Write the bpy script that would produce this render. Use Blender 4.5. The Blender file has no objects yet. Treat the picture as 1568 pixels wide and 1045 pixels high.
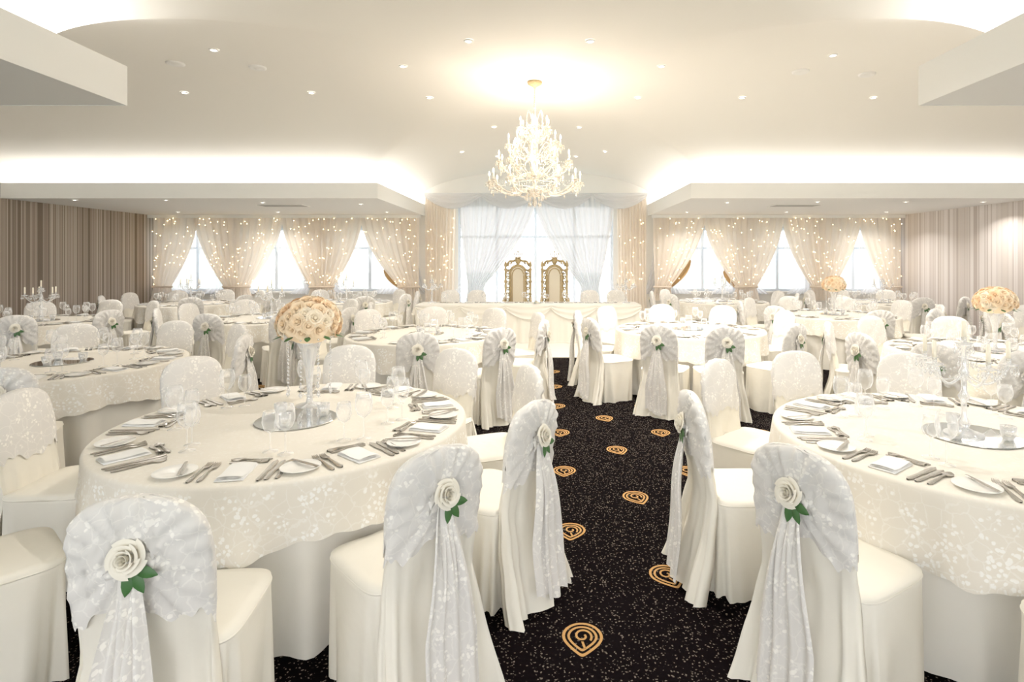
import bpy, math, random
from mathutils import Vector, Matrix
random.seed(7)
S=math.sin; C=math.cos; PI=math.pi
scene=bpy.context.scene
scene.view_settings.view_transform='Standard'
scene.view_settings.exposure=0.34
scene.view_settings.gamma=1.24
COL=scene.collection

# ---------------------------------------------------------------- materials
def lin(h):
    h=h.lstrip('#'); o=[]
    for i in (0,2,4):
        c=int(h[i:i+2],16)/255
        o.append(c/12.92 if c<=0.04045 else ((c+0.055)/1.055)**2.4)
    return (*o,1)
class NT:
    def __init__(s,name):
        s.m=bpy.data.materials.new(name); s.m.use_nodes=True
        s.t=s.m.node_tree; s.t.nodes.clear()
        s.out=s.n('ShaderNodeOutputMaterial')
    def n(s,t,**k):
        nd=s.t.nodes.new(t)
        for a,b in k.items(): setattr(nd,a,b)
        return nd
    def l(s,a,b): s.t.links.new(a,b)
    def ramp(s,src,stops,interp='LINEAR'):
        r=s.n('ShaderNodeValToRGB'); r.color_ramp.interpolation=interp
        e=r.color_ramp.elements
        while len(e)<len(stops): e.new(0.5)
        for i,(p,c) in enumerate(stops):
            e[i].position=p; e[i].color=c
        s.l(src,r.inputs['Fac']); return r.outputs['Color']
def simple(name,hexc,rough=0.6,metal=0,bump=0,bscale=30,emit=None,es=0):
    k=NT(name); p=k.n('ShaderNodeBsdfPrincipled')
    p.inputs['Base Color'].default_value=lin(hexc); p.inputs['Roughness'].default_value=rough
    p.inputs['Metallic'].default_value=metal
    if emit:
        p.inputs['Emission Color'].default_value=lin(emit); p.inputs['Emission Strength'].default_value=es
    if bump:
        tc=k.n('ShaderNodeTexCoord')
        nz=k.n('ShaderNodeTexNoise'); k.l(tc.outputs['Object'],nz.inputs['Vector']); nz.inputs['Scale'].default_value=bscale
        b=k.n('ShaderNodeBump'); b.inputs['Strength'].default_value=bump; b.inputs['Distance'].default_value=0.02
        k.l(nz.outputs['Fac'],b.inputs['Height']); k.l(b.outputs['Normal'],p.inputs['Normal'])
    k.l(p.outputs[0],k.out.inputs[0]); return k.m
def emis(name,hexc,st):
    k=NT(name); e=k.n('ShaderNodeEmission'); e.inputs[0].default_value=lin(hexc); e.inputs[1].default_value=st
    k.l(e.outputs[0],k.out.inputs[0]); return k.m
def glassy(name,hexc,lo,hi,gl=0.5,rough=0.05):
    # lo/hi: opacity face-on / at grazing angle
    k=NT(name); t=k.n('ShaderNodeBsdfTransparent'); g=k.n('ShaderNodeBsdfGlossy'); d=k.n('ShaderNodeBsdfDiffuse')
    g.inputs['Roughness'].default_value=rough
    g.inputs['Color'].default_value=lin('#ffffff'); d.inputs['Color'].default_value=lin(hexc)
    m1=k.n('ShaderNodeMixShader'); m1.inputs[0].default_value=gl
    k.l(d.outputs[0],m1.inputs[1]); k.l(g.outputs[0],m1.inputs[2])
    lw=k.n('ShaderNodeLayerWeight'); lw.inputs[0].default_value=0.35
    mr=k.n('ShaderNodeMapRange'); k.l(lw.outputs['Facing'],mr.inputs['Value'])
    mr.inputs['To Min'].default_value=lo; mr.inputs['To Max'].default_value=hi
    m2=k.n('ShaderNodeMixShader'); k.l(mr.outputs[0],m2.inputs[0])
    k.l(t.outputs[0],m2.inputs[1]); k.l(m1.outputs[0],m2.inputs[2]); k.l(m2.outputs[0],k.out.inputs[0]); return k.m
def lace(name,net,white,scale=22,lowz=None,cl=(0.42,0.5)):
    k=NT(name); p=k.n('ShaderNodeBsdfPrincipled'); p.inputs['Roughness'].default_value=0.8
    tc=k.n('ShaderNodeTexCoord')
    nz=k.n('ShaderNodeTexNoise'); nz.inputs['Scale'].default_value=scale*1.6; k.l(tc.outputs['Object'],nz.inputs['Vector'])
    mx=k.n('ShaderNodeVectorMath',operation='MULTIPLY_ADD'); k.l(nz.outputs['Color'],mx.inputs[0])
    mx.inputs[1].default_value=(0.02,)*3; k.l(tc.outputs['Object'],mx.inputs[2])
    a=(0,0,0,1); w=(1,1,1,1)
    v=k.n('ShaderNodeTexVoronoi'); v.inputs['Scale'].default_value=scale*2.4; k.l(mx.outputs[0],v.inputs['Vector'])
    pet=k.ramp(v.outputs['Distance'],[(0.0,w),(0.34,w),(0.44,a)])
    v2=k.n('ShaderNodeTexVoronoi'); v2.inputs['Scale'].default_value=scale*0.62; k.l(mx.outputs[0],v2.inputs['Vector'])
    cls=k.ramp(v2.outputs['Distance'],[(0.0,w),(cl[0],w),(cl[1],a)])
    v3=k.n('ShaderNodeTexVoronoi',feature='DISTANCE_TO_EDGE'); v3.inputs['Scale'].default_value=scale*0.8; k.l(mx.outputs[0],v3.inputs['Vector'])
    vine=k.ramp(v3.outputs['Distance'],[(0.0,w),(0.02,w),(0.04,a)])
    mm=k.n('ShaderNodeMix',data_type='RGBA',blend_type='MULTIPLY'); mm.inputs[0].default_value=1
    k.l(pet,mm.inputs[6]); k.l(cls,mm.inputs[7])
    m4=k.n('ShaderNodeMix',data_type='RGBA',blend_type='LIGHTEN'); m4.inputs[0].default_value=0.35
    k.l(mm.outputs[2],m4.inputs[6]); k.l(vine,m4.inputs[7])
    fac=m4.outputs[2]
    if lowz:
        sp=k.n('ShaderNodeSeparateXYZ'); k.l(tc.outputs['Object'],sp.inputs[0])
        zr=k.n('ShaderNodeMapRange'); k.l(sp.outputs['Z'],zr.inputs['Value'])
        zr.inputs['From Min'].default_value=lowz[0]; zr.inputs['From Max'].default_value=lowz[1]
        zr.inputs['To Min'].default_value=1; zr.inputs['To Max'].default_value=0.2
        m3=k.n('ShaderNodeMath',operation='MULTIPLY'); k.l(fac,m3.inputs[0]); k.l(zr.outputs[0],m3.inputs[1]); fac=m3.outputs[0]
    cm=k.n('ShaderNodeMix',data_type='RGBA'); k.l(fac,cm.inputs[0]); cm.inputs[6].default_value=lin(net); cm.inputs[7].default_value=lin(white)
    k.l(cm.outputs[2],p.inputs['Base Color'])
    k.l(p.outputs[0],k.out.inputs[0]); return k.m
def cloth_trans(name,hexc,tf=0.5,alpha=1.0):
    k=NT(name); d=k.n('ShaderNodeBsdfDiffuse'); t=k.n('ShaderNodeBsdfTranslucent')
    c=lin(hexc); d.inputs[0].default_value=c; t.inputs[0].default_value=c
    m=k.n('ShaderNodeMixShader'); m.inputs[0].default_value=tf
    k.l(d.outputs[0],m.inputs[1]); k.l(t.outputs[0],m.inputs[2]); o=m.outputs[0]
    if alpha<1:
        tr=k.n('ShaderNodeBsdfTransparent'); m2=k.n('ShaderNodeMixShader'); m2.inputs[0].default_value=alpha
        k.l(tr.outputs[0],m2.inputs[1]); k.l(o,m2.inputs[2]); o=m2.outputs[0]
    k.l(o,k.out.inputs[0]); return k.m
def stripes(name,cols,scale=9):
    k=NT(name); p=k.n('ShaderNodeBsdfPrincipled'); p.inputs['Roughness'].default_value=0.7
    tc=k.n('ShaderNodeTexCoord'); sp=k.n('ShaderNodeSeparateXYZ'); k.l(tc.outputs['Object'],sp.inputs[0])
    nz=k.n('ShaderNodeTexNoise',noise_dimensions='1D'); k.l(sp.outputs['Y'],nz.inputs['W']); nz.inputs['Scale'].default_value=scale
    nz.inputs['Detail'].default_value=3
    n=len(cols); st=[(0.3+0.4*i/n,lin(c)) for i,c in enumerate(cols)]
    col=k.ramp(nz.outputs['Fac'],st,'CONSTANT'); k.l(col,p.inputs['Base Color'])
    k.l(p.outputs[0],k.out.inputs[0]); return k.m

M_cloth=simple('cream_cotton','#f3eee2',0.75)
M_cover=simple('cream_chair_cover','#f2ecdd',0.7,bump=0.4,bscale=8)
M_lace=lace('organza_lace','#e4e0da','#fffbf3',22)
M_overlay=lace('table_lace','#ebe4d6','#fffdf7',20,lowz=(0.70,0.735),cl=(0.5,0.6))
M_rose=simple('ivory_rose_petal','#f6efde',0.7)
M_peach=simple('peach_rose_petal','#fbdfb8',0.7)
M_peach2=simple('cream_rose_petal','#fcecd0',0.7)
M_peach3=simple('apricot_rose_petal','#f7d0a2',0.7)
M_leaf=simple('rose_leaf','#33602a',0.5)
M_silver=simple('polished_cutlery','#aeaaa4',0.25,metal=1)
M_china=simple('white_china','#f6f4ee',0.2)
M_napkin=simple('white_napkin','#f7f6f3',0.8)
M_glass=glassy('drinking_glass','#ffffff',0.07,0.75,0.35)
M_crystal=glassy('cut_crystal','#f6e6cf',0.55,0.95,0.55,0.08)
M_crystal2=glassy('clear_crystal','#f4f5f6',0.40,0.9,0.45,0.05)
M_mirror=simple('mirror_glass','#dcdfe1',0.03,metal=1)
M_candle=simple('ivory_candle','#fdf4de',0.5)
M_flame=emis('candle_bulb_glow','#ffe6bc',16)
M_fairy=emis('fairy_light_glow','#ffd896',10)
M_down=emis('downlight_lens','#fff6e6',14)
M_ring=simple('downlight_ring','#f4f2ee',0.4)
M_ceil=simple('ceiling_paint','#f4f0e8',0.85)
M_soff=simple('soffit_paint','#e6e4e2',0.85)
M_wall=simple('wall_paint','#f4f1ea',0.85)
M_trim=simple('white_trim','#f1efea',0.5)
M_frame=simple('window_upvc','#d3dae3',0.4)
M_cream_cur=cloth_trans('cream_curtain','#f6eadb',0.42)
M_sheer=cloth_trans('white_voile','#e0e0e2',0.22,0.93)
M_sidesheer=cloth_trans('side_voile','#e0e1e4',0.32,0.82)
M_thin=cloth_trans('thin_voile','#e4e6ea',0.35,0.32)
M_brown=simple('gold_brown_lining','#b8915c',0.7)
M_gold=simple('pale_gilt','#b89f70',0.4,metal=0.2,bump=0.8,bscale=45)
M_uph=simple('cream_damask','#e4d8c0',0.6,bump=0.4,bscale=50)
M_vent=simple('vent_grey','#a9a6a0',0.6)
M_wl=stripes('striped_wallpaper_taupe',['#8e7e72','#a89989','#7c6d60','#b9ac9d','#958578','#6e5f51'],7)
M_wr=stripes('striped_wallpaper_taupe_lit',['#dcd3cd','#c8bcb6','#e6deda','#beb1aa','#d6ccc5'],7)  # same paper as the left wall, its stronger light painted into paler stripes
M_motif=simple('woven_gold_yarn','#b88646',0.9,bump=0.3,bscale=150)
M_floorw=simple('white_dance_floor','#eeeae0',0.3)
M_grass=simple('lawn','#a9bbb6',0.9)

def carpet_mat():
    k=NT('speckled_black_carpet'); p=k.n('ShaderNodeBsdfPrincipled'); p.inputs['Roughness'].default_value=1.0
    p.inputs['Specular IOR Level'].default_value=0.0
    tc=k.n('ShaderNodeTexCoord')
    nz=k.n('ShaderNodeTexNoise'); nz.inputs['Scale'].default_value=45; k.l(tc.outputs['Object'],nz.inputs['Vector'])
    mx=k.n('ShaderNodeVectorMath',operation='MULTIPLY_ADD'); k.l(nz.outputs['Color'],mx.inputs[0]); mx.inputs[1].default_value=(0.022,)*3; k.l(tc.outputs['Object'],mx.inputs[2])
    v=k.n('ShaderNodeTexVoronoi'); v.inputs['Scale'].default_value=74; k.l(mx.outputs[0],v.inputs['Vector'])
    sx=k.n('ShaderNodeSeparateColor'); k.l(v.outputs['Color'],sx.inputs[0])
    r1=k.ramp(v.outputs['Distance'],[(0.0,(1,1,1,1)),(0.22,(1,1,1,1)),(0.32,(0,0,0,1))])
    r2=k.ramp(sx.outputs[0],[(0.25,(0,0,0,1)),(0.6,(1,1,1,1))])
    m=k.n('ShaderNodeMix',data_type='RGBA',blend_type='MULTIPLY'); m.inputs[0].default_value=1; k.l(r1,m.inputs[6]); k.l(r2,m.inputs[7])
    cm=k.n('ShaderNodeMix',data_type='RGBA'); k.l(m.outputs[2],cm.inputs[0]); cm.inputs[6].default_value=(0.0036,0.0028,0.0031,1); cm.inputs[7].default_value=lin('#655c54')
    k.l(cm.outputs[2],p.inputs['Base Color']); k.l(p.outputs[0],k.out.inputs[0]); return k.m
M_carpet=carpet_mat()

# ---------------------------------------------------------------- mesh builder
class MB:
    def __init__(s): s.v=[]; s.f=[]; s.mi=[]; s.mats=[]; s.X=Matrix.Identity(4)
    def m(s,mat):
        if mat not in s.mats: s.mats.append(mat)
        return s.mats.index(mat)
    def add(s,vs,fs,mat):
        b=len(s.v); i=s.m(mat)
        s.v+= [tuple(s.X@Vector(p)) for p in vs]
        for f in fs: s.f.append(tuple(b+q for q in f)); s.mi.append(i)
    def grid(s,fn,nu,nv,mat,cu=False,capb=False,capt=False):
        vs=[];fs=[]
        cols=nu if cu else nu+1
        for j in range(nv+1):
            for i in range(cols): vs.append(fn(i/nu,j/nv))
        for j in range(nv):
            for i in range(nu):
                a=j*cols+i; b=j*cols+(i+1)%cols
                fs.append((a,b,b+cols,a+cols))
        if capb: fs.append(tuple(range(cols))[::-1])
        if capt: fs.append(tuple(range(nv*cols,nv*cols+cols)))
        s.add(vs,fs,mat)
    def lathe(s,prof,mat,n=16,c=(0,0,0),cap=True):
        m=len(prof)-1
        def fn(u,v):
            r,z=prof[min(m,int(round(v*m)))]
            return (c[0]+r*C(2*PI*u),c[1]+r*S(2*PI*u),c[2]+z)
        s.grid(fn,n,m,mat,cu=True,capb=cap and prof[0][0]>1e-4,capt=cap and prof[-1][0]>1e-4)
    def tube(s,pts,r,mat,n=6):
        P=[Vector(p) for p in pts]; N=len(P)
        rs=r if isinstance(r,(list,tuple)) else [r]*N
        rings=[]; up=Vector((0,0,1))
        for i in range(N):
            t=(P[min(i+1,N-1)]-P[max(i-1,0)]).normalized()
            a=t.cross(up)
            if a.length<0.05: a=t.cross(Vector((1,0,0)))
            a.normalize(); b=a.cross(t)
            rings.append([P[i]+rs[i]*(a*C(2*PI*q/n)+b*S(2*PI*q/n)) for q in range(n)])
        vs=[p for r_ in rings for p in r_]; fs=[]
        for j in range(N-1):
            for i in range(n):
                a=j*n+i;b=j*n+(i+1)%n; fs.append((a,b,b+n,a+n))
        fs.append(tuple(range(n))); fs.append(tuple(range((N-1)*n,N*n)))
        s.add(vs,fs,mat)
    def box(s,x0,x1,y0,y1,z0,z1,mat):
        vs=[(x,y,z) for x in (x0,x1) for y in (y0,y1) for z in (z0,z1)]
        s.add(vs,[(0,1,3,2),(4,6,7,5),(0,4,5,1),(2,3,7,6),(0,2,6,4),(1,5,7,3)],mat)
    def drop(s,p,r,h,mat):
        x,y,z=p
        s.add([(x,y,z),(x+r,y,z-h*0.6),(x,y+r,z-h*0.6),(x-r,y,z-h*0.6),(x,y-r,z-h*0.6),(x,y,z-h)],
              [(0,1,2),(0,2,3),(0,3,4),(0,4,1),(5,2,1),(5,3,2),(5,4,3),(5,1,4)],mat)
    def bead(s,p,r,mat): s.drop((p[0],p[1],p[2]+r),r,2*r,mat)
    def ball(s,p,r,mat,n=10,sz=1.0):
        s.lathe([(max(1e-5,r*S(PI*i/8)),-r*sz*C(PI*i/8)) for i in range(9)],mat,n,p,cap=False)
    def mesh(s,name,smooth=True):
        me=bpy.data.meshes.new(name); me.from_pydata(s.v,[],s.f)
        for m in s.mats: me.materials.append(m)
        me.polygons.foreach_set('material_index',s.mi)
        me.polygons.foreach_set('use_smooth',[smooth]*len(s.f))
        me.update(); return me
    def obj(s,name,smooth=True,parent=None,loc=None,rot=0):
        return inst(name,s.mesh(name,smooth),loc or (0,0,0),rot,parent)
def inst(name,me,loc=(0,0,0),rot=0,parent=None):
    o=bpy.data.objects.new(name,me); COL.objects.link(o); o.location=loc; o.rotation_euler=(0,0,rot)
    if parent: o.parent=parent
    return o
def empty(name,loc=(0,0,0),rot=0):
    o=bpy.data.objects.new(name,None); COL.objects.link(o); o.location=loc; o.rotation_euler=(0,0,rot); o.empty_display_size=0.1
    return o

def rose(mb,X,size,mat,cheap=False):
    old=mb.X; mb.X=old@X
    # concentric whorls: (count, base radius, lip radius, height, curl)
    W_=[(2,0.03,0.075,0.46,0.00),(3,0.06,0.15,0.45,0.01),(4,0.10,0.25,0.41,0.03),(5,0.13,0.36,0.33,0.06),(5,0.15,0.47,0.22,0.10)]
    if cheap: W_=[(2,0.06,0.10,0.44,0.00),(3,0.10,0.22,0.44,0.03),(4,0.15,0.36,0.38,0.06),(5,0.18,0.50,0.28,0.10)]
    for li,(n,rb,rl,h,cu) in enumerate(W_):
        for j in range(n):
            a=2*PI*j/n+li*1.1; hw=PI/n*1.30
            def fn(u,v):
                uu=(u-0.5)*2
                ang=a+uu*hw*(0.55+0.45*S(min(1,v*1.3)*PI/2))
                rr=(rb+(rl-rb)*v**0.75)*(1+0.10*uu)
                rr+=cu*max(0,v-0.7)*2.0
                z=h*(S(min(1,v*1.02)*PI/2)**0.9)*(1-0.10*uu*uu)-cu*max(0,v-0.75)*1.6
                return (rr*size*C(ang),rr*size*S(ang),z*size)
            mb.grid(fn,4 if cheap else 6,3 if cheap else 6,mat)
    if cheap: mb.ball((0,0,size*0.30),size*0.12,mat,8)
    mb.X=old

def leaf(mb,p,d,nrm,L,W,mat):
    p=Vector(p); d=Vector(d).normalized(); nr=Vector(nrm).normalized(); s_=d.cross(nr)
    def fn(u,v):
        w=W*S(PI*min(1,v*0.98+0.01))**0.8*(u-0.5)
        return tuple(p+d*L*v+s_*w+nr*(0.006*S(v*PI)-0.25*abs(w)))
    mb.grid(fn,4,6,mat)

def se(t,a,b,p):
    c=C(t);s_=S(t)
    return a*math.copysign(abs(c)**(2/p),c), b*math.copysign(abs(s_)**(2/p),s_)

# ---------------------------------------------------------------- chair
def chair_mesh(seed):
    rnd=random.Random(seed); ph=[rnd.uniform(0,6.28) for _ in range(8)]
    mb=MB()
    H=0.95
    def yc(z):
        return -0.215-0.13*(z-0.45) if z>0.45 else -0.215-0.10*((0.45-z)/0.45)**1.3
    def wd(z):
        if z>0.76:
            s_=min(1,(z-0.76)/(H-0.76)); return 0.192*max(0.0,1-s_**2.8)**(1/2.4)
        if z>0.45: return 0.192-0.004*(0.76-z)/0.31
        return 0.188+0.065*((0.45-z)/0.45)
    def th(z):
        s_=max(0,(z-0.80)/(H-0.80)); return 0.032*max(0.02,1-s_**3)**0.5
    def back(off,zf):
        def fn(u,v):
            t=2*PI*u; z=zf(u,v)
            x,y=se(t,wd(z)+off,th(z)+off,2.6)
            if z<0.62:
                k=(0.62-z)/0.62
                y+= 0.024*k*S(6*t+ph[0])+0.016*k*S(13*t+ph[1]+2*z)+0.008*k*S(23*t+ph[5]); x*=1+0.04*k*S(7*t+ph[2])
            y+=0.003*S(9*z*3+ph[3]+4*x*9)
            if off>0 and y<0:
                dx=x; dz=z-0.77; rr=math.hypot(dx,dz)+0.02
                y-= (0.008+0.012*S(18*math.atan2(dz,dx)+ph[4])+0.004*S(31*math.atan2(dz,dx)))*math.exp(-rr*3)
            return (x,yc(z)+y,z)
        return fn
    def z1(u,v): return 0.003+ (H-0.003)*(1-(1-v)**1.35)
    mb.grid(back(0,z1),64,30,M_cover,cu=True,capt=True)
    def z2(u,v):
        t=2*PI*u
        low=0.62+0.018*S(5*t+ph[5])+0.010*S(17*t)
        if S(t)<0: low-=0.05*abs(C(t))
        return low+(H+0.006-low)*(1-(1-v)**1.35)
    mb.grid(back(0.008,lambda u,v:min(z2(u,v),H-0.0002)),120,20,M_lace,cu=True,capt=True)
    def seat(u,v):
        t=2*PI*u
        if v<0.3:
            k=v/0.3; x,y=se(t,0.222*k,0.206*k,2+3.5*k); return (x,y-0.005,0.480-0.014*k**4)
        k=(v-0.3)/0.7; z=0.466*(1-k)+0.003
        f=1+0.03*k
        x,y=se(t,0.226*f,0.210*f,5.5-2.0*k)
        cor=abs(S(2*t))**3
        d=(0.016*S(9*t+ph[6])+0.014*S(17*t+ph[7]))*k+0.028*cor*k*S(13*t+ph[1])
        r=math.hypot(x,y)+1e-6
        edge=0.004*math.exp(-((k-0.03)/0.03)**2)
        return (x*(1+(d+edge)/r),y*(1+(d*0.6+edge)/r)-0.005,z)
    mb.grid(seat,72,20,M_cover,cu=True)
    mb.tube([(*(lambda q:(q[0],q[1]-0.005))(se(2*PI*i/40,0.227,0.211,5.5)),0.455) for i in range(41)],0.004,M_cover,5)
    yk=yc(0.77)-0.043
    for sgn,wl,zl in ((-1,0.070,0.08),(1,0.080,0.04)):
        def tail(u,v,sgn=sgn,wl=wl,zl=zl):
            z=0.775-(0.775-zl)*v; w=0.022+(wl-0.022)*min(1,v*1.5)**0.8
            x=sgn*0.040*min(1,v*1.5)+(u-0.5)*2*w
            y=yk-0.012-0.060*v**0.7+0.014*S(u*15+ph[2]+sgn)*min(1,v*4)+0.006*S(v*9+ph[0])-0.006*(sgn>0)
            return (x,y,z+0.012*S(u*9+ph[3])*v)
        mb.grid(tail,18,24,M_lace)
    for sgn in (-1,1):
        def loop(u,v,sgn=sgn):
            a=v*PI
            x=sgn*(0.01+0.055*S(a)); z=0.775+0.020*C(a)+ (u-0.5)*0.04*(0.4+S(a)); y=yk-0.006-0.018*S(a)*(0.6+0.4*S(u*6))
            return (x,y,z-0.014*S(a))
        mb.grid(loop,8,12,M_lace)
    mb.ball((0,yk-0.004,0.775),0.028,M_lace,10)
    X=Matrix.Translation((0.0,yk-0.016,0.790))@Matrix.Rotation(math.radians(78),4,'X')@Matrix.Rotation(ph[0],4,'Z')
    rose(mb,X,0.100,M_rose)
    for dx,dz in ((0.55,-1),(-0.15,-1.0),(1,-0.25)):
        leaf(mb,(0.01,yk-0.026,0.765),(dx,-0.12,dz),(0,-1,0.1),0.078,0.034,M_leaf)
    return mb.mesh('covered_banquet_chair_mesh_%d'%seed)
CH=[chair_mesh(s) for s in (1,2,3,4)]

# ---------------------------------------------------------------- table
R=0.915; TZ=0.75
def table_mesh(seed):
    rnd=random.Random(seed); ph=[rnd.uniform(0,6.28) for _ in range(6)]
    mb=MB()
    mb.lathe([(0.001,TZ-0.03),(R-0.03,TZ-0.03),(R-0.03,TZ-0.012),(0.001,TZ-0.012)],M_trim,48,cap=False)
    mb.lathe([(0.28,0.02),(0.05,0.06),(0.045,0.6),(0.3,0.715)],M_trim,16)
    def cl(u,v):
        t=2*PI*u; k=v; z=(TZ-0.02)*(1-k)+0.004
        r=R-0.008-0.07*k**0.7+ k**0.8*(0.024*S(12*t+ph[0])+0.018*S(19*t+ph[1])+0.012*S(31*t+ph[2]))
        return (r*C(t),r*S(t),z)
    mb.grid(cl,180,12,M_cloth,cu=True)
    def ov(u,v):
        t=2*PI*u
        if v<0.4:
            k=v/0.4; r=(R-0.012)*k; return (r*C(t),r*S(t),TZ)
        if v<0.55:
            k=(v-0.4)/0.15; a=k*PI/2; return ((R-0.012+0.014*S(a))*C(t),(R-0.012+0.014*S(a))*S(t),TZ-0.014*(1-C(a)))
        k=(v-0.55)/0.45
        drop=0.26+0.045*S(4*t+ph[3])+0.014*abs(S(22*t))
        z=TZ-0.014-k*drop
        w=k*(0.022*S(14*t+ph[4])+0.014*S(23*t+ph[5]))
        r=R+0.003+0.014*k+w
        return (r*C(t),r*S(t),z)
    mb.grid(ov,240,20,M_overlay,cu=True)
    return mb.mesh('round_table_mesh_%d'%seed)
TM=[table_mesh(1),table_mesh(2)]

# ---------------------------------------------------------------- tableware meshes
def cutlery_mesh():
    mb=MB(); z=0.0015
    def strip(x0,y0,prof,th,ang=0):
        old=mb.X; mb.X=old@Matrix.Translation((x0,y0,z))@Matrix.Rotation(ang,4,'Z')
        n=len(prof)-1
        def top(u,v):
            i=min(n,int(round(v*n))); w,y,zz=prof[i]
            return ((u-0.5)*2*w,y,th+zz+0.001*(1-(2*u-1)**2))
        mb.grid(top,4,n,M_silver)
        def side(u,v):
            i=min(n,int(round(v*n))); w,y,zz=prof[i]
            return ((-w if u<0.5 else w),y,[th+zz,0,0,th+zz][int(round(u*3))])
        mb.grid(side,3,n,M_silver); mb.X=old
    def fork(x,L,a=0):
        strip(x,0,[(0.004,-L/2,0),(0.011,-L/2+0.015,0),(0.010,-L/2+0.05,0),(0.0045,-0.0,0.004),(0.004,L*0.16,0.006),(0.012,L*0.24,0.003),(0.013,L*0.30,0.002)],0.003,a)
        for q in (-1.5,-0.5,0.5,1.5):
            strip(x+q*0.0068,0,[(0.0026,L*0.29,0.002),(0.0022,L*0.42,0.004),(0.001,L*0.5,0.008)],0.002,a)
    def knife(x,L,a=0):
        strip(x,0,[(0.004,-L/2,0),(0.011,-L/2+0.015,0),(0.010,-L/2+0.07,0),(0.008,-0.01,0.001),(0.011,0.005,0),(0.013,L*0.25,0),(0.011,L*0.42,0),(0.002,L*0.5,0)],0.0035,a)
    def spoon(x,L,a=0):
        strip(x,0,[(0.004,-L/2,0),(0.011,-L/2+0.015,0),(0.009,-L/2+0.05,0),(0.004,0.02,0.004),(0.005,L*0.22,0.006),(0.018,L*0.3,0.002),(0.022,L*0.38,0.001),(0.018,L*0.45,0.002),(0.004,L*0.5,0.004)],0.003,a)
    fork(-0.155,0.21); fork(-0.120,0.20,0.03); knife(0.112,0.235); knife(0.142,0.22,-0.03); spoon(0.176,0.20,0.02)
    mb.X=Matrix.Translation((0,0.135,0))@Matrix.Rotation(PI/2,4,'Z')
    spoon(0.0,0.17)
    mb.X=Matrix.Translation((0,0.105,0))@Matrix.Rotation(-PI/2,4,'Z')
    fork(0.0,0.16)
    mb.X=Matrix.Identity(4)
    return mb.mesh('cutlery_mesh')
def plate_mesh():
    mb=MB(); 
    mb.lathe([(0.001,0.001),(0.045,0.001),(0.05,0.004),(0.078,0.012),(0.082,0.0135),(0.08,0.015),(0.05,0.007),(0.001,0.005)],M_china,32,(-0.25,0.0,0),cap=False)
    mb.X=Matrix.Translation((-0.225,0.01,0.016))@Matrix.Rotation(0.3,4,'Z')
    def kn(u,v): return ((u-0.5)*0.02*(1 if v<0.5 else 1-0.7*(v-0.5)),-0.08+0.17*v,0.002+0.002*S(PI*u))
    mb.grid(kn,3,8,M_silver)
    mb.X=Matrix.Identity(4)
    return mb.mesh('side_plate_mesh')
def napkin_mesh():
    mb=MB()
    for k in range(3):
        def fn(u,v,k=k):
            return ((u-0.5)*(0.11-0.006*k),(v-0.5)*(0.18-0.01*k),0.003+0.005*k+0.002*S(v*7+k)+0.004*S(PI*u))
        mb.grid(fn,6,8,M_napkin)
    mb.box(-0.053,0.053,-0.088,0.088,0.001,0.006,M_napkin)
    return mb.mesh('napkin_mesh')
def glass_mesh(h,r):
    mb=MB()
    mb.lathe([(0.034,0.001),(0.034,0.003),(0.006,0.008),(0.0035,0.02),(0.0035,h*0.45),(0.008,h*0.48),(r*0.75,h*0.56),(r,h*0.70),(r*0.97,h*0.85),(r*0.82,h),(r*0.80,h),(r*0.9,h*0.84)],M_glass,18,cap=False)
    return mb.mesh('wine_glass_mesh')
CUT=cutlery_mesh(); PLT=plate_mesh(); NAP=napkin_mesh(); GL1=glass_mesh(0.225,0.042); GL2=glass_mesh(0.185,0.036)
def mirror_mesh():
    mb=MB(); mb.lathe([(0.001,0.001),(0.208,0.001),(0.212,0.004),(0.208,0.007),(0.001,0.007)],M_mirror,48,cap=False); return mb.mesh('mirror_disc_mesh',smooth=False)
def votive_mesh():
    mb=MB(); mb.lathe([(0.001,0.001),(0.022,0.001),(0.032,0.03),(0.034,0.065),(0.032,0.065),(0.029,0.03),(0.001,0.008)],M_crystal2,16,cap=False)
    mb.lathe([(0.001,0.01),(0.02,0.01),(0.02,0.03),(0.001,0.03)],M_candle,12,cap=False); return mb.mesh('tealight_holder_mesh')
MIR=mirror_mesh(); VOT=votive_mesh()
def flowers_mesh():
    mb=MB(); rnd=random.Random(5)
    mb.lathe([(0.001,0.001),(0.075,0.001),(0.075,0.006),(0.02,0.02),(0.014,0.05),(0.016,0.12),(0.024,0.22),(0.045,0.32),(0.085,0.40),(0.088,0.40),(0.05,0.315),(0.02,0.20),(0.001,0.15)],M_crystal2,24,cap=False)
    for k in range(5): mb.ball((0,0,0.03+0.028*k),0.019-0.001*k,M_crystal2,10)
    for a in range(8):
        t=a*PI/4
        for k in range(14): mb.bead((0.12*C(t),0.12*S(t),0.40-0.021*k),0.007,M_crystal2)
        mb.drop((0.12*C(t),0.12*S(t),0.11),0.012,0.045,M_crystal2)
    n=60; c=Vector((0,0,0.44))
    mb.ball((0,0,0.46),0.150,M_peach,16,0.8)
    for i in range(n):
        y=1-1.35*(i+0.5)/n; a=i*2.39996; rr=math.sqrt(max(0,1-y*y))
        d=Vector((rr*C(a),rr*S(a),y)); p=c+Vector((d.x*0.146,d.y*0.146,0.02+d.z*0.116))
        X=Matrix.Translation(p)@d.to_track_quat('Z','Y').to_matrix().to_4x4()
        rose(mb,X,rnd.uniform(0.070,0.088),rnd.choice([M_peach,M_peach,M_peach2,M_peach3]),True)
    for i in range(10):
        a=i*0.63; leaf(mb,(0.13*C(a),0.13*S(a),0.40),(C(a),S(a),-0.3),(0,0,1),0.07,0.035,M_leaf)
    return mb.mesh('flower_arrangement_mesh')
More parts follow.
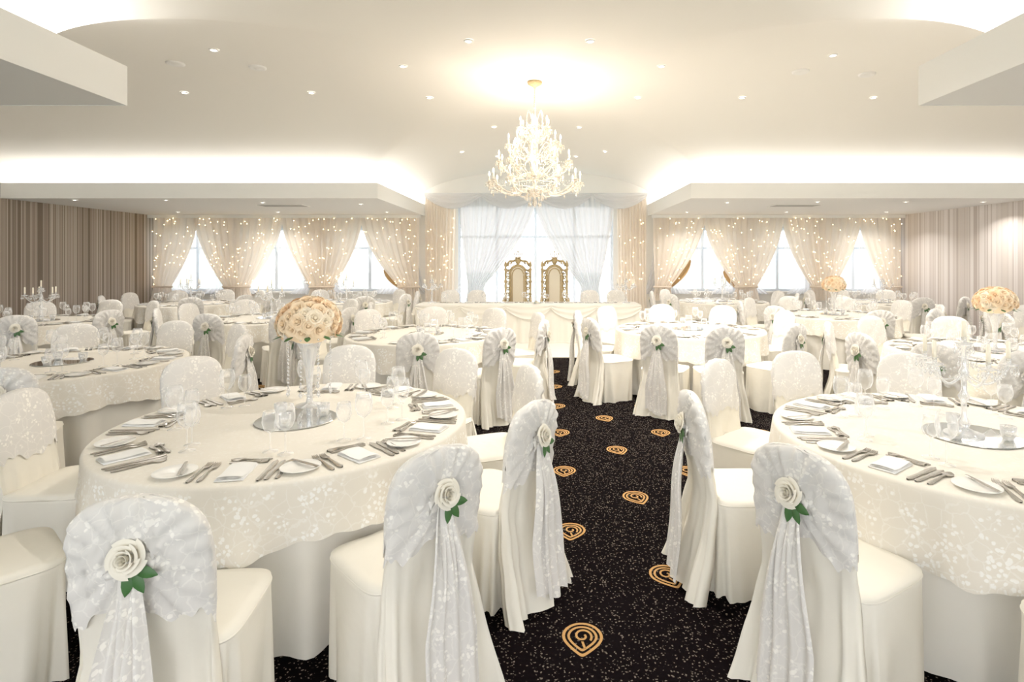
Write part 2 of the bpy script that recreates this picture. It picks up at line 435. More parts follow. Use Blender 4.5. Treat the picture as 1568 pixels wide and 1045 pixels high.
FLO=flowers_mesh()
def candelabra_mesh():
    mb=MB(); g=M_crystal2
    mb.lathe([(0.001,0.001),(0.085,0.001),(0.085,0.008),(0.05,0.02),(0.018,0.035),(0.03,0.06),(0.014,0.09),(0.012,0.16),(0.026,0.19),(0.012,0.22),(0.011,0.28),(0.024,0.31),(0.012,0.335),(0.010,0.42),(0.03,0.435),(0.034,0.455),(0.001,0.45)],g,16,cap=False)
    def cup(x,y,z):
        mb.lathe([(0.001,0),(0.012,0.004),(0.038,0.012),(0.04,0.016),(0.012,0.014),(0.011,0.04),(0.014,0.045),(0.001,0.04)],g,14,(x,y,z),cap=False)
        mb.lathe([(0.010,0.03),(0.009,0.125),(0.001,0.128)],M_candle,10,(x,y,z))
        for q in range(6):
            b=q*PI/3; mb.bead((x+0.038*C(b),y+0.038*S(b),z+0.002),0.005,g); mb.drop((x+0.038*C(b),y+0.038*S(b),z-0.004),0.007,0.04,g)
    cup(0,0,0.44)
    for i in range(5):
        t=i*2*PI/5+0.3; pts=[]
        for k in range(11):
            q=k/10; r=0.012+0.165*q; z=0.30-0.075*S(q*PI*0.8)+0.06*q*q+0.03*q
            pts.append((r*C(t),r*S(t),z))
        mb.tube(pts,0.0065,g,6); cup(pts[-1][0],pts[-1][1],pts[-1][2])
        t2=t+2*PI/5; p1=Vector(pts[-1]); p2=Vector((0.177*C(t2),0.177*S(t2),p1.z))
        for k in range(1,10):
            q=k/10; p=p1.lerp(p2,q); p.z-=0.05*S(PI*q); mb.bead(p,0.0055,g)
    return mb.mesh('crystal_candelabra_mesh')
CAND=candelabra_mesh()

# ---------------------------------------------------------------- tables, chairs, settings
D9=[-95,-58,-20,18,56,94,132,170,210]
tables=[ # x,y,chair angles (or angle, extra radius, extra turn),centrepiece
 (-1.34,3.08,[(-83,0.07,0),(-47,0.02,0),(-12,-0.02,-20),(23,-0.02,0),60,97,142,(186,0,0),(229,0.08,0)],'F'),
 (2.14,2.80,[(212,0.03,0),(175,-0.02,4),133,101,68,(252,0.05,0),32,-5,-45],'C'),
 (-4.08,4.80,[-100,-62,-25,12,50,88,126,164,205],'V'),
 (4.35,5.40,[-120,-85,-45,-8,30,68,106,150,188,216],'F'),
 (-1.36,6.65,[-82,-48,-14,22,60,97,135,172,215],'V'),
 (1.86,7.10,[204,243,270,305,165,130,92,55,15],'V'),
 (-4.05,8.45,D9,'C'),(-7.15,8.05,D9,'C'),(-7.00,11.25,D9,'C'),(-4.00,11.55,D9,'C'),
 (4.65,8.95,D9,'F'),(7.30,6.95,D9,'C'),(6.90,11.40,D9,'C'),(3.75,11.70,D9,'C'),
]
rnd=random.Random(3); placed=[]
for ti,(tx,ty,angs,cp) in enumerate(tables):
    inst('round_dining_table',TM[ti%2],(tx,ty,0),rnd.uniform(0,6))
    for a in angs:
        dr=0;dt=0
        if isinstance(a,tuple): a,dr,dt=a
        elif ti>1: dr=0.03
        t=math.radians(a); rr=1.12+dr
        cx,cy=tx+rr*C(t),ty+rr*S(t); bx,by=tx+(rr+0.27)*C(t),ty+(rr+0.27)*S(t)
        ok = -8.75<bx<8.05 and by<12.85
        for (qx,qy,qbx,qby) in placed:
            if min(math.hypot(cx-qx,cy-qy),math.hypot(bx-qbx,by-qby)+0.02,math.hypot(bx-qx,by-qy),math.hypot(cx-qbx,cy-qby))<0.47: ok=False
        if ok:
            placed.append((cx,cy,bx,by))
            inst('covered_banquet_chair',rnd.choice(CH),(cx,cy,0),t+PI/2+rnd.uniform(-0.04,0.04)+math.radians(dt))
        r2=0.755; e=empty('place_setting',(tx+r2*C(t),ty+r2*S(t),TZ+0.001),t+PI/2)
        inst('cutlery',CUT,(0,-0.005,0),0,e)
        inst('side_plate',PLT,(0.0,0.0,0),0,e)
        inst('napkin',NAP,(-0.003,-0.02,0),rnd.uniform(-0.15,0.15),e)
        inst('wine_glass',GL1,(0.12,0.19,0),0,e); inst('water_glass',GL2,(0.04,0.235,0),0,e)
    inst('mirror_centrepiece_disc',MIR,(tx,ty,TZ+0.001))
    z=TZ+0.0085
    if ti==0:
        o=inst('peach_rose_arrangement',FLO,(tx-0.05,ty+0.295,TZ+0.001)); o.scale=(1.05,1.05,1.08)
    elif cp=='F': inst('peach_rose_arrangement',FLO,(tx,ty,z))
    elif cp=='C': inst('crystal_candelabra',CAND,(tx+(-0.04 if ti==1 else 0),ty,z),rnd.uniform(0,1))
    for k in range(3 if cp!='V' else 4):
        a=k*2.1+0.5+ti; inst('tealight_holder',VOT,(tx+0.14*C(a),ty+0.14*S(a),z))

# ---------------------------------------------------------------- room shell
XL,XR,YN,YB=-9.22,8.52,-2.2,13.5
NL,NR,C0,C1=-2.80,2.55,3.80,9.60
SZ=2.67; TR=2.80; LIP=2.93; CV=0.36
mb=MB(); mb.box(XL,XR,YN,YB,-0.05,0,M_carpet); mb.obj('floor',False)
mb=MB(); mb.box(-2.7,2.45,9.3,13.4,0.0005,0.012,M_floorw); mb.obj('dance_floor',False)
mb=MB()
def motif(cx,cy,rot):
    mb.X=Matrix.Translation((cx,cy,0.0012))@Matrix.Rotation(rot,4,'Z')
    def shp(t,s_):
        x=0.088*s_*C(t); y=0.092*s_*S(t)
        if y<0: x*=1-0.62*(-y/(0.092*s_))**1.8; y*=1.35
        return x,y+0.01
    for s0,s1 in ((0.86,1.0),(0.62,0.74)):
        mb.grid(lambda u,v:(*shp(2*PI*u,s0+(s1-s0)*v),0),36,1,M_motif,cu=True)
    def sp(u,v):
        t=-0.6+u*7.6; r=0.47*(1-u*0.74)+ (v-0.5)*0.11
        return (0.088*r*C(t),0.10*r*S(t)+0.014,0)
    mb.grid(sp,40,1,M_motif)
    mb.grid(lambda u,v:(0.0+(v-0.5)*0.010+0.012*u,-0.022-0.045*u,0),4,1,M_motif)
    mb.X=Matrix.Identity(4)
for i in range(-9,12):
    x=0.176+0.472*i
    for j in range(-2,8):
        y=2.42+0.955*j+(0.478 if i%2 else 0)
        if y<9.1: motif(x,y,0.25 if i%2 else -0.08)
mb.obj('carpet_motifs',False)

def wall_open(name,openings,z1,mat,y0=None):
    y0=YB if y0 is None else y0
    mb=MB(); x=XL-0.2
    for (a,b,z0,zt) in sorted(openings):
        mb.box(x,a,y0,y0+0.2,0,z1,mat); mb.box(a,b,y0,y0+0.2,0,z0,mat); mb.box(a,b,y0,y0+0.2,zt,z1,mat); x=b
    mb.box(x,XR+0.2,y0,y0+0.2,0,z1,mat); return mb.obj(name,False)
sidewin=[(-9.0,-7.55),(-7.1,-5.65),(-4.95,-3.3),(3.1,4.65),(4.95,6.4),(6.8,8.2)]
ops=[(a,b,0.86,2.38) for a,b in sidewin]+[(-2.0,1.72,0.5,2.95)]
rear=[(a,a+2.7,0.25,2.6) for a in (-8.9,-5.85,-1.6,2.75,5.75)]  # unseen openings behind the camera, sized to set the daylight fill
wall_open('wall_back',ops,4.0,M_wall)
wall_open('wall_rear',rear,4.0,M_wall,YN-0.2)
for i,(a,b,z0,zt) in enumerate(ops+rear):
    mb=MB(); w=0.06; yb=YB if i<7 else YN-0.2; y0,y1=yb+0.05,yb+0.11
    mb.box(a,a+w,y0,y1,z0,zt,M_frame); mb.box(b-w,b,y0,y1,z0,zt,M_frame)
    mb.box(a+w,b-w,y0,y1,z0,z0+w,M_frame); mb.box(a+w,b-w,y0,y1,zt-w,zt,M_frame)
    n=2 if i<6 else 4
    for k in range(1,n):
        x=a+(b-a)*k/n; mb.box(x-0.035,x+0.035,y0,y1,z0+w,zt-w,M_frame)
    zz=z0+(zt-z0)*0.68; mb.box(a+w,b-w,y0+0.002,y1-0.002,zz-0.03,zz+0.03,M_frame)
    if i<7: mb.box(a-0.03,b+0.03,YB-0.08,YB+0.05,z0-0.04,z0,M_trim)
    mb.obj('window_%d'%(i+1),False)
mb=MB(); mb.box(XL-0.2,XL,YN,YB,0,4.0,M_wl); mb.obj('wall_left',False)
mb=MB(); mb.box(XR,XR+0.2,YN,YB,0,4.0,M_wr); mb.obj('wall_right',False)
for nm,a in (('baseboard_left',(XL,XL+0.02,YN,YB)),('baseboard_right',(XR-0.02,XR,YN,YB)),('baseboard_back',(XL+0.02,XR-0.02,YB-0.02,YB))):
    mb=MB(); mb.box(*a,0,0.12,M_trim); mb.obj(nm,False)
# painted lunettes where the cross vault meets the side walls, above the striped paper
for nm,a in (('trim_2',(XL,XL+0.012)),('trim_3',(XR-0.012,XR))):
    mb=MB(); mb.box(a[0],a[1],C0-0.4,C1+0.4,LIP,3.9,M_wall); mb.obj(nm,False)

# vaulted ceiling (two crossing coved vaults)
CR=3.74
def prof(t,p=2.3,q=0.52): return max(0,1-abs(t)**p)**q
nx0,nx1=NL-CV,NR+CV; cy0,cy1=C0-CV,C1+CV
def g(x): return TR+(CR-TR)*prof((x-(nx0+nx1)/2)/((nx1-nx0)/2),2.2,0.5)
def f(y): return TR+(CR-TR)*prof((y-(cy0+cy1)/2)/((cy1-cy0)/2),2.1,0.5)
def inn(x): return nx0-1e-6<=x<=nx1+1e-6
def inc(y): return cy0-1e-6<=y<=cy1+1e-6
def ceilz(x,y):
    if inn(x) and inc(y): return max(g(x),f(y))
    if inn(x): return g(x)
    return f(y)
def cosr(a,b,n): return [a+(b-a)*(0.5-0.5*C(PI*i/n)) for i in range(n+1)]
def linr(a,b,n): return [a+(b-a)*i/n for i in range(n+1)]
xs=linr(XL,nx0,14)[:-1]+cosr(nx0,nx1,120)+linr(nx1,XR,14)[1:]
ys=linr(YN,cy0,14)[:-1]+cosr(cy0,cy1,120)+linr(cy1,YB,12)[1:]
mb=MB(); idx={}; vs=[]; fs=[]
for j,y in enumerate(ys):
    for i,x in enumerate(xs):
        if inn(x) or inc(y): idx[(i,j)]=len(vs); vs.append((x,y,ceilz(x,y)))
for j in range(len(ys)-1):
    for i in range(len(xs)-1):
        xm=(xs[i]+xs[i+1])/2; ym=(ys[j]+ys[j+1])/2
        if inn(xm) or inc(ym): fs.append((idx[i,j],idx[i,j+1],idx[i+1,j+1],idx[i+1,j]))
mb.add(vs,fs,M_ceil); mb.obj('ceiling')
k=0
for (a,b,c,d,ex,ey) in ((XL,NL,C1,YB,NL,C1),(NR,XR,C1,YB,NR,C1),(XL,NL,YN,C0,NL,C0),(NR,XR,YN,C0,NR,C0)):
    mb=MB(); mb.box(a,b,c,d,SZ,TR,M_soff)
    t=0.035
    yy=(ey,ey+t) if ey==C1 else (ey-t,ey)
    xx=(ex-t,ex) if ex==NL else (ex,ex+t)
    mb.box(a,b,yy[0],yy[1],TR,LIP,M_trim)
    y2=(c+t,d) if ey==C1 else (c,d-t)
    mb.box(xx[0],xx[1],y2[0],y2[1],TR,LIP,M_trim)
    if ey==C1: mb.box(a,b,ey-0.006,ey,SZ-0.004,LIP,M_trim)
    else: mb.box(a,b,ey,ey+0.006,SZ-0.004,LIP,M_trim)
    if ex==NL: mb.box(ex,ex+0.006,c,d,SZ-0.004,LIP,M_trim)
    else: mb.box(ex-0.006,ex,c,d,SZ-0.004,LIP,M_trim)
    k+=1; mb.obj('ceiling_soffit' if k==1 else 'ceiling_soffit.%03d'%(k-1),False)

def area(name,loc,rot,sx,sy,e,col,shape='RECTANGLE',spread=None):
    l=bpy.data.lights.new(name,'AREA'); l.shape=shape; l.size=sx
    if shape=='RECTANGLE': l.size_y=sy
    l.energy=e; l.color=col
    if spread: l.spread=spread
    o=bpy.data.objects.new(name,l); COL.objects.link(o); o.location=loc; o.rotation_euler=rot; return o
mb=MB(); mb.lathe([(0.028,-0.002),(0.001,-0.0021)],M_down,16,cap=False); mb.lathe([(0.030,0.0),(0.030,-0.006),(0.044,-0.004),(0.048,0.004)],M_ring,20,cap=False)
DL=mb.mesh('downlight_mesh')
W=(1,0.94,0.85)
pts=[(-0.70,5.4),(0.47,5.4),(-1.5,6.1),(1.3,6.1),(-1.45,7.3),(1.25,7.3),(-3.2,5.5),(2.95,5.7),(-6.3,7.1),(-4.5,7.1),(-2.9,7.1),(2.6,7.3),(4.3,7.3),(5.9,7.3),(-0.75,8.9),(0.6,8.9),(-0.65,3.2),(0.5,3.2),(-5.5,5.3),(5.5,5.3),(-0.9,11.4),(-1.5,10.6),(0.7,11.4),(1.2,10.6)]  # entries at the rear of the nave are lamps added to brighten it
pts2=[(-8.2,9.9),(-6.6,9.9),(-5.1,10.3),(-3.4,10.6),(3.4,10.3),(5.0,10.2),(6.6,10.2),(8.0,10.2),(-8.0,12.4),(-5.8,12.4),(-3.4,12.4),(3.2,12.4),(5.4,12.4),(7.6,12.4),(-3.8,2.2),(3.6,2.2)]
for i,(x,y) in enumerate(pts+pts2):
    z=ceilz(x,y)-0.008 if i<len(pts) else SZ-0.006
    inst('downlight',DL,(x,y,z))
    if i%2: area('downlight_beam',(x,y,z-0.02),(0,0,0),0.05,0,(8 if y>10 else 24) if i<len(pts) else 14,W,'DISK',2.3)
mb=MB(); mb.lathe([(0.09,0.0),(0.09,-0.012),(0.07,-0.02),(0.05,-0.012),(0.03,-0.022),(0.001,-0.022)],M_ring,24,cap=False); DET=mb.mesh('ceiling_disc_mesh')
for x,y in ((-3.9,6.0),(-3.1,6.15),(-5.0,6.2),(2.9,6.3),(3.7,6.4)): inst('ceiling_disc',DET,(x,y,ceilz(x,y)-0.002))
for x,y,sx in ((-4.0,3.0,0.5),(4.0,3.0,0.5),(-5.0,10.9,0.9),(4.9,10.9,0.9)):
    mb=MB(); mb.box(-sx/2,sx/2,-0.2,0.2,-0.008,0,M_trim)
    for q in range(7): mb.box(-sx/2+0.03,sx/2-0.03,-0.17+q*0.05,-0.145+q*0.05,-0.012,-0.008,M_vent)
    mb.obj('air_vent',False,loc=(x,y,SZ-0.0005))

CW=(1,0.97,0.92)
def cove(x0,x1,y0,y1,e):
    area('cove_light',((x0+x1)/2,(y0+y1)/2,TR+0.02),(PI,0,0),x1-x0,y1-y0,e,CW)
PW=4.8
for (a,b) in ((XL,NL),(NR,XR)):
    cove(a+0.1,b-0.1,C1+0.08,C1+0.2,PW*(b-a)); cove(a+0.1,b-0.1,C0-0.2,C0-0.08,PW*(b-a))
for (c,d,m) in ((C1+0.1,YB-0.1,0.8),(YN,C0-0.1,1)):
    cove(NL-0.2,NL-0.08,c,d,PW*(d-c)*m); cove(NR+0.08,NR+0.2,c,d,PW*(d-c)*m)

# ---------------------------------------------------------------- curtains
def curtain(name,top,bot,zt,zg,zb,mat,y,amp,pl,pw=1.7,nu=None):
    mb=MB(); nu=nu or int(pl*8)
    def fn(u,v):
        z=zt-(zt-zb)*v; s_=min(1,(zt-z)/(zt-zg)); e=s_**pw
        a=top[0]+(bot[0]-top[0])*e; b=top[1]+(bot[1]-top[1])*e
        if z<zg:
            k=(zg-z)/max(0.01,zg-zb); m_=(a+b)/2; a+=(a-m_)*0.35*k; b+=(b-m_)*0.35*k
        x=a+(b-a)*u
        w=amp*(S(2*PI*pl*u)+0.35*S(2*PI*pl*2.3*u+1))*(1-0.35*e)
        return (x,y+w,z)
    mb.grid(fn,nu,26,mat); return mb.obj(name)
CY=13.20
sp=[((-9.1,-8.05),(-9.1,-8.68)),((-8.15,-6.05),(-7.45,-6.85)),((-6.1,-4.2),(-5.42,-4.88)),((-4.25,-2.86),(-3.35,-2.88)),
    ((2.62,3.85),(2.66,3.02)),((3.8,5.68),(4.56,5.04)),((5.65,7.5),(6.33,6.84)),((7.45,8.42),(8.05,8.42))]
for tp,bt in sp:
    o=curtain('window_curtain',tp,bt,SZ-0.02,0.98,0.66,M_cream_cur,CY,0.035,max(5,int((tp[1]-tp[0])*6)))
    mbt=MB(); c=(bt[0]+bt[1])/2; w=(bt[1]-bt[0])/2+0.02
    mbt.tube([(c+w*C(2*PI*i/20),CY+0.06*S(2*PI*i/20),0.98) for i in range(21)],0.025,M_cream_cur,6)
    mbt.obj('tieback',parent=o)
# turned-back gold lining that follows the free edge of the swept curtains
for (xt,xb,sg,w0,s0) in ((3.85,3.02,1,0.15,0.60),(-4.25,-3.35,-1,0.11,0.74),(3.80,4.56,-1,0.09,0.76)):
    mb=MB()
    def ln(u,v,xt=xt,xb=xb,sg=sg,w0=w0,s0=s0):
        s_=s0+(1-s0)*v; z=SZ-0.02-(SZ-0.02-0.98)*s_; x=xt+(xb-xt)*s_**1.7
        w=w0*S(PI*(0.12+0.80*v))
        return (x+sg*(u*w-0.03),CY+0.062+0.012*S(u*9+v*2),z-0.05*u)
    mb.grid(ln,10,16,M_brown); mb.obj('curtain_lining')
for x0,x1,b0,b1 in ((-8.95,-8.2,-8.95,-8.6),(-8.2,-6.4,-7.7,-7.1),(-6.4,-4.2,-5.6,-5.0),(-4.2,-3.0,-3.6,-3.0),(2.7,3.9,2.7,3.2),(3.9,5.7,4.4,5.0),(5.7,7.5,6.2,6.8),(7.5,8.3,7.9,8.3)):
    curtain('voile_curtain',(x0,x1),(b0-0.22,b1+0.22),SZ-0.03,0.95,0.80,M_sidesheer,CY+0.17,0.02,12,2.2)
curtain('backdrop_curtain',(-2.72,-1.99),(-2.72,-2.05),3.12,0.6,0.03,M_cream_cur,CY-0.03,0.035,9,1)
curtain('backdrop_curtain',(1.76,2.45),(1.80,2.45),3.12,0.6,0.03,M_cream_cur,CY-0.03,0.035,9,1)
curtain('backdrop_voile',(-1.93,-0.10),(-1.72,-1.35),3.10,1.0,0.45,M_sheer,CY-0.02,0.05,12,1.5)
curtain('backdrop_voile',(-0.20,1.70),(0.93,1.33),3.10,1.0,0.45,M_sheer,CY-0.10,0.05,12,1.5)
curtain('backdrop_voile',(-1.93,1.7),(-1.93,1.7),3.10,1.0,0.45,M_thin,CY+0.13,0.02,26,1)
mb=MB()
for q in range(4):
    x0=-2.7+q*1.2875; x1=x0+1.2875
    def sw(u,v,x0=x0,x1=x1):
        return (x0+(x1-x0)*u, CY-0.19-0.03*S(PI*v)-0.012*S(v*22), 3.16-(0.04+0.30*S(PI*u)**0.8)*v-0.03*v)
    mb.grid(sw,20,16,M_sidesheer)
mb.obj('swag_pelmet')
mb=MB(); mb.box(XL+0.03,NL-0.02,CY-0.07,CY-0.055,SZ-0.08,SZ-0.006,M_trim); mb.box(NR+0.02,XR-0.03,CY-0.07,CY-0.055,SZ-0.08,SZ-0.006,M_trim); mb.obj('trim_1',False)
mb=MB(); r=random.Random(9)
for tp,bt in sp+[((-2.7,-2.0),(-2.7,-2.05)),((1.77,2.4),(1.8,2.4))]:
    n=int((tp[1]-tp[0])*40)
    for _ in range(n):
        v=r.random(); z=(SZ-0.08)-1.55*v; e=v**1.7*0.85; u=r.uniform(0.04,0.96)
        x=(tp[0]+(bt[0]-tp[0])*e)*(1-u)+(tp[1]+(bt[1]-tp[1])*e)*u
        mb.bead((x,CY-0.095,z),0.012,M_fairy)
mb.obj('fairy_lights')
mb=MB(); mb.grid(lambda u,v:(-90+180*u,-90+190*v,-0.8),6,6,M_grass); mb.obj('ground_outside')

# ---------------------------------------------------------------- head table, thrones
mb=MB(); x0,x1,y0,y1=-2.42,1.92,10.85,11.6
def front(u,v):
    P=2*((x1-x0)+(y1-y0)); d=u*P
    if d<x1-x0: p=(x0+d,y0); n_=(0,-1)
    elif d<x1-x0+y1-y0: p=(x1,y0+d-(x1-x0)); n_=(1,0)
    elif d<2*(x1-x0)+y1-y0: p=(x1-(d-(x1-x0)-(y1-y0)),y1); n_=(0,1)
    else: p=(x0,y1-(d-2*(x1-x0)-(y1-y0))); n_=(-1,0)
    w=0.018*v*S(d*22)+0.01*v*S(d*41)+0.01*v
    return (p[0]+n_[0]*w,p[1]+n_[1]*w,0.75-(0.75-0.014)*v)
mb.grid(front,420,6,M_cloth,cu=True)
mb.box(x0,x1,y0,y1,0.735,0.752,M_cloth)
def swg(k):
    a=x0+k*(x1-x0)/5; b=a+(x1-x0)/5
    mb.grid(lambda u,v:(a+(b-a)*u,y0-0.035-0.012*S(v*14),0.745-v*(0.07+0.20*S(PI*u)**0.8)),16,10,M_cloth)
for k in range(5): swg(k)
mb.obj('head_table')
for x in (-2.2,1.7): inst('crystal_candelabra',CAND,(x,11.3,0.753))
for i in range(9):
    x=-1.85+i*0.40
    e=empty('place_setting',(x,11.38,0.753),PI); inst('cutlery',CUT,(0,0,0),0,e); inst('wine_glass',GL1,(0.1,0.17,0),0,e); inst('water_glass',GL2,(0.04,0.21,0),0,e)
for x in (-1.98,-1.40,1.05,1.62): inst('covered_banquet_chair',CH[0],(x,11.98,0.012),PI)
rmb=MB(); rose(rmb,Matrix.Translation((0,0,0.02)),0.10,M_rose)
for a in (0,2,4): leaf(rmb,(0,0,0.01),(C(a),S(a),0.1),(0,0,1),0.12,0.05,M_leaf)
rmb.obj('rose_posy',loc=(-0.1,10.98,0.753))

def throne_mesh():
    mb=MB(); g=M_gold
    for sx in (-1,1):
        mb.lathe([(0.03,0),(0.035,0.04),(0.018,0.07),(0.03,0.2),(0.022,0.38),(0.035,0.42),(0.02,0.46)],g,10,(sx*0.26,0.24,0))
        mb.lathe([(0.028,0),(0.03,0.42),(0.022,0.46),(0.036,0.5),(0.022,0.55),(0.030,0.75),(0.02,0.78),(0.038,0.81),(0.02,0.84),(0.028,1.0),(0.02,1.04),(0.04,1.07),(0.022,1.12),(0.026,1.30),(0.040,1.34),(0.015,1.37),(0.036,1.41),(0.032,1.46),(0.001,1.53)],g,12,(sx*0.265,-0.24,0))
        mb.tube([(sx*0.26,-0.22,0.70),(sx*0.29,-0.05,0.73),(sx*0.29,0.12,0.70),(sx*0.28,0.24,0.68),(sx*0.28,0.28,0.63)],[0.022,0.025,0.025,0.03,0.02],g,8)
        mb.tube([(sx*0.27,0.22,0.46),(sx*0.285,0.2,0.58),(sx*0.28,0.22,0.68)],0.018,g,8)
    mb.box(-0.27,0.27,-0.25,0.26,0.38,0.45,g)
    mb.grid(lambda u,v:(*(lambda q:(q[0],q[1]))(se(2*PI*u,0.25*S(PI/2*(1-v)),0.24*S(PI/2*(1-v)),5)),0.45+0.08*S(PI/2*v)**0.6),32,8,M_uph,cu=True)
    def arch(w,h0,h1,r,mat,y=-0.24):
        pts=[(-w,y,h0),(-w,y,h1-0.16)]+[(w*-C(PI*i/12),y,h1-0.16+0.16*S(PI*i/12)) for i in range(1,12)]+[(w,y,h1-0.16),(w,y,h0)]
        mb.tube(pts,r,mat,8)
    arch(0.165,0.55,1.42,0.030,g); arch(0.125,0.62,1.36,0.012,g,-0.22)
    mb.tube([(-0.25,-0.24,0.56),(0.25,-0.24,0.56)],0.025,g,8)
    mb.tube([(-0.25,-0.24,1.32),(0.25,-0.24,1.32)],0.018,g,8)
    for sx in (-1,1):
        for zc in (0.68,0.80,0.92,1.04,1.16,1.26):
            mb.tube([(sx*(0.215+0.028*C(a)*(1-a/10)),-0.24,zc+0.045*S(a)*(1-a/10)) for a in [i*0.7 for i in range(10)]],0.014,g,6)
        for zc in (0.62,0.74,0.86,0.98,1.10,1.22,1.34): mb.ball((sx*0.165,-0.205,zc),0.017,g,8)
    mb.grid(lambda u,v:((u-0.5)*0.30*(1 if v<0.8 else math.sqrt(max(0.02,1-((v-0.8)/0.2)**2))),-0.225+0.02*S(PI*u)*S(PI*v),0.58+0.82*v),12,16,M_uph)
    mb.grid(lambda u,v:((u-0.5)*0.32*(1 if v<0.8 else math.sqrt(max(0.02,1-((v-0.8)/0.2)**2))),-0.262,0.58+0.82*v),8,12,g)
    for sx in (-1,1):
        mb.tube([(sx*(0.22-0.18*q)+sx*0.03*S(q*6),-0.24,1.40+0.19*q+0.04*S(q*5)) for q in [i/10 for i in range(11)]],[0.026-0.01*i/10 for i in range(11)],g,8)
        mb.tube([(sx*(0.17+0.040*C(a)*(1-a/12)),-0.24,1.48+0.045*S(a)*(1-a/12)) for a in [i*0.6 for i in range(15)]],0.012,g,6)
        for k in range(4): mb.ball((sx*(0.04+0.035*k),-0.23,1.56-0.028*k),0.023,g,8)
    mb.ball((0,-0.235,1.51),0.06,g,12,1.2)
    for k in range(5):
        x=-0.06+0.03*k; mb.tube([(x*0.8,-0.24,1.57),(x*1.3,-0.24,1.65)],[0.013,0.007],g,6); mb.ball((x*1.35,-0.24,1.665),0.015,g,8)
    mb.lathe([(0.05,1.57),(0.060,1.58),(0.05,1.595)],g,14,(0,-0.24,0)); mb.ball((0,-0.24,1.71),0.02,g,8)
    return mb.mesh('carved_throne_mesh')
TH=throne_mesh()
for x in (-0.52,0.29):
    o=inst('carved_throne_chair',TH,(x,12.25,0.012),PI); o.scale=(1.03,1.0,1.04)

# ---------------------------------------------------------------- chandelier
ch=empty('crystal_chandelier',(-0.08,6.7,0)); K=M_crystal
mb=MB(); top=ceilz(-0.08,6.7)
mb.lathe([(0.09,top-3.0-0.001),(0.085,top-3.03),(0.03,top-3.06),(0.012,top-3.08)],M_gold,20,(0,0,3.0))
mb.tube([(0,0,top-0.05),(0,0,3.35)],0.008,M_gold,6)
for i in range(10): mb.ball((0,0,top-0.09-0.028*i),0.014,K,8)
mb.lathe([(0.001,2.30),(0.03,2.32),(0.012,2.36),(0.07,2.41),(0.10,2.45),(0.05,2.48),(0.025,2.52),(0.05,2.58),(0.06,2.62),(0.03,2.66),(0.02,2.76),(0.055,2.80),(0.06,2.84),(0.022,2.88),(0.02,3.0),(0.05,3.03),(0.05,3.06),(0.018,3.1),(0.018,3.22),(0.04,3.26),(0.02,3.32),(0.001,3.38)],K,16,cap=False)
mb.obj('stem',parent=ch)
mb=MB(); mbb=MB(); mbc=MB(); bulbs=[]
tiers=[(12,0.54,2.48,2.54,0.0),(10,0.43,2.65,2.77,0.25),(8,0.31,2.85,2.98,0.1),(6,0.18,3.07,3.17,0.4)]
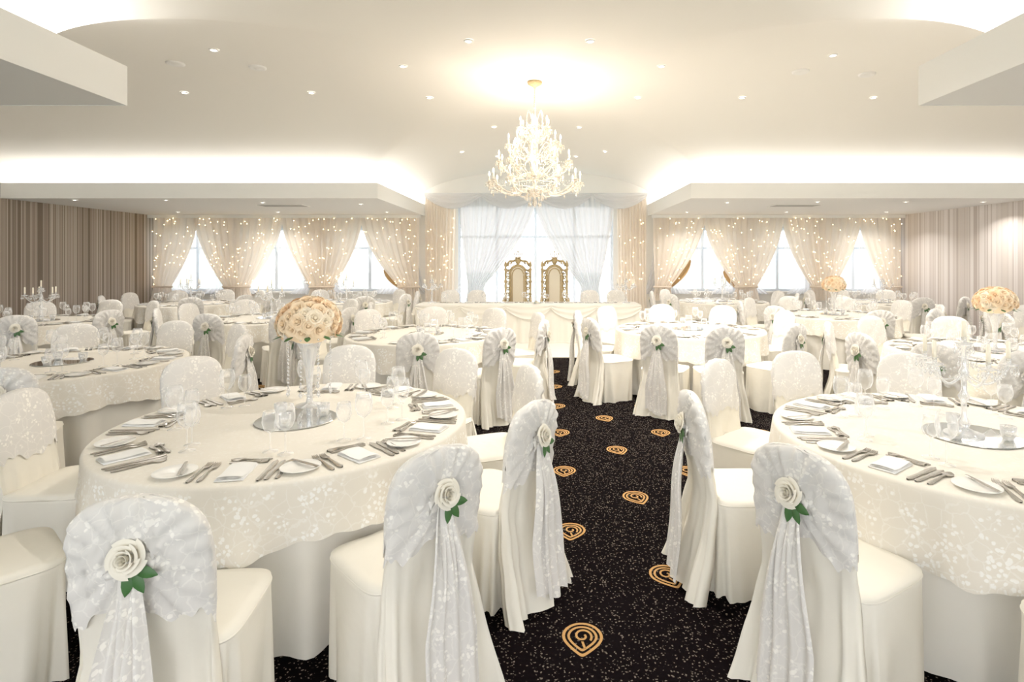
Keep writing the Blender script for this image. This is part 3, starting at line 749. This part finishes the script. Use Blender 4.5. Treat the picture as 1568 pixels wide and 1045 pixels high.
for (n,rad,z0,z1,a0) in tiers:
    te=[]
    for i in range(n):
        t=a0+2*PI*i/n; pts=[]
        for k in range(13):
            q=k/12; r_=0.04+(rad-0.04)*q; z=z0+(z1-z0)*q**2-0.09*(rad/0.5)*S(PI*q*0.95)+0.05*S(PI*q)*(q<0.3)
            pts.append((r_*C(t),r_*S(t),z))
        mb.tube(pts,0.009,K,6); x,y,z=pts[-1]; te.append((x,y,z,t))
        mb.lathe([(0.001,0),(0.012,0.003),(0.042,0.014),(0.044,0.018),(0.014,0.014),(0.012,0.035),(0.016,0.04),(0.001,0.04)],K,12,(x,y,z),cap=False)
        mbb.lathe([(0.009,0.035),(0.009,0.095),(0.001,0.097)],M_candle,8,(x,y,z))
        mbc.lathe([(0.004,0.095),(0.010,0.108),(0.009,0.125),(0.001,0.150)],M_flame,8,(x,y,z)); bulbs.append((x,y,z+0.12))
        for q in range(6):
            b=q*PI/3; mb.drop((x+0.042*C(b),y+0.042*S(b),z+0.012),0.008,0.05,K)
        mb.drop((x,y,z-0.002),0.013,0.085,K)
        cr=[(0.6*rad*C(t+0.2)*q**0.7,0.6*rad*S(t+0.2)*q**0.7,z1+0.02+0.20*S(PI*q*0.75)) for q in [k/8 for k in range(9)]]
        mb.tube(cr,0.005,K,5)
        for k in range(5): mb.bead((cr[-1][0],cr[-1][1],cr[-1][2]-0.014*k),0.006,K)
        mb.drop((cr[-1][0],cr[-1][1],cr[-1][2]-0.07),0.011,0.055,K)
    for i in range(n):
        p1=Vector(te[i][:3]); p2=Vector(te[(i+1)%n][:3])
        for k in range(1,10):
            q=k/10; p=p1.lerp(p2,q); p.z-=0.07*S(PI*q); mb.bead(p,0.008,K)
        p=p1.lerp(p2,0.5); p.z-=0.08; mb.drop(p,0.012,0.06,K)
        c0=Vector((0,0,z1+0.17))
        for k in range(1,14):
            q=k/14; p=c0.lerp(p1,q); p.z-=0.05*S(PI*q); mb.bead(p,0.0065,K)
for rr,zz,n in ((0.10,2.44,12),(0.07,2.37,8),(0.25,2.52,16)):
    for i in range(n):
        t=2*PI*i/n
        for k in range(4): mb.bead((rr*C(t),rr*S(t),zz-0.014*k),0.006,K)
        mb.drop((rr*C(t),rr*S(t),zz-0.055),0.012,0.07,K)
    mb.tube([(rr*C(2*PI*i/24),rr*S(2*PI*i/24),zz+0.01) for i in range(25)],0.006,K,5)
mb.ball((0,0,2.29),0.03,K,12)
mb.obj('crystal_arms',smooth=False,parent=ch); mbb.obj('candle_tubes',parent=ch); mbc.obj('candle_bulbs',parent=ch)
for i in (1,9,14,18,23,27,31,35):
    l=bpy.data.lights.new('chandelier_bulb','POINT'); l.energy=8 if i<24 else 7; l.color=(1,0.85,0.68); l.shadow_soft_size=0.02
    o=bpy.data.objects.new('chandelier_bulb',l); COL.objects.link(o); o.parent=ch; b=bulbs[i]; o.location=(b[0],b[1],b[2]+0.06)

# ---------------------------------------------------------------- world, camera
w=bpy.data.worlds.new('overcast_sky'); scene.world=w; w.use_nodes=True
bg=w.node_tree.nodes['Background']; bg.inputs[0].default_value=(0.975,0.98,0.99,1); bg.inputs[1].default_value=4.2
cam=bpy.data.cameras.new('camera'); co=bpy.data.objects.new('camera',cam); COL.objects.link(co); scene.camera=co
co.location=(0,0,1.63); co.rotation_euler=(PI/2,0,0)
cam.sensor_width=36; cam.lens=19.8; cam.shift_x=-0.02875; cam.shift_y=-0.08; cam.clip_start=0.05
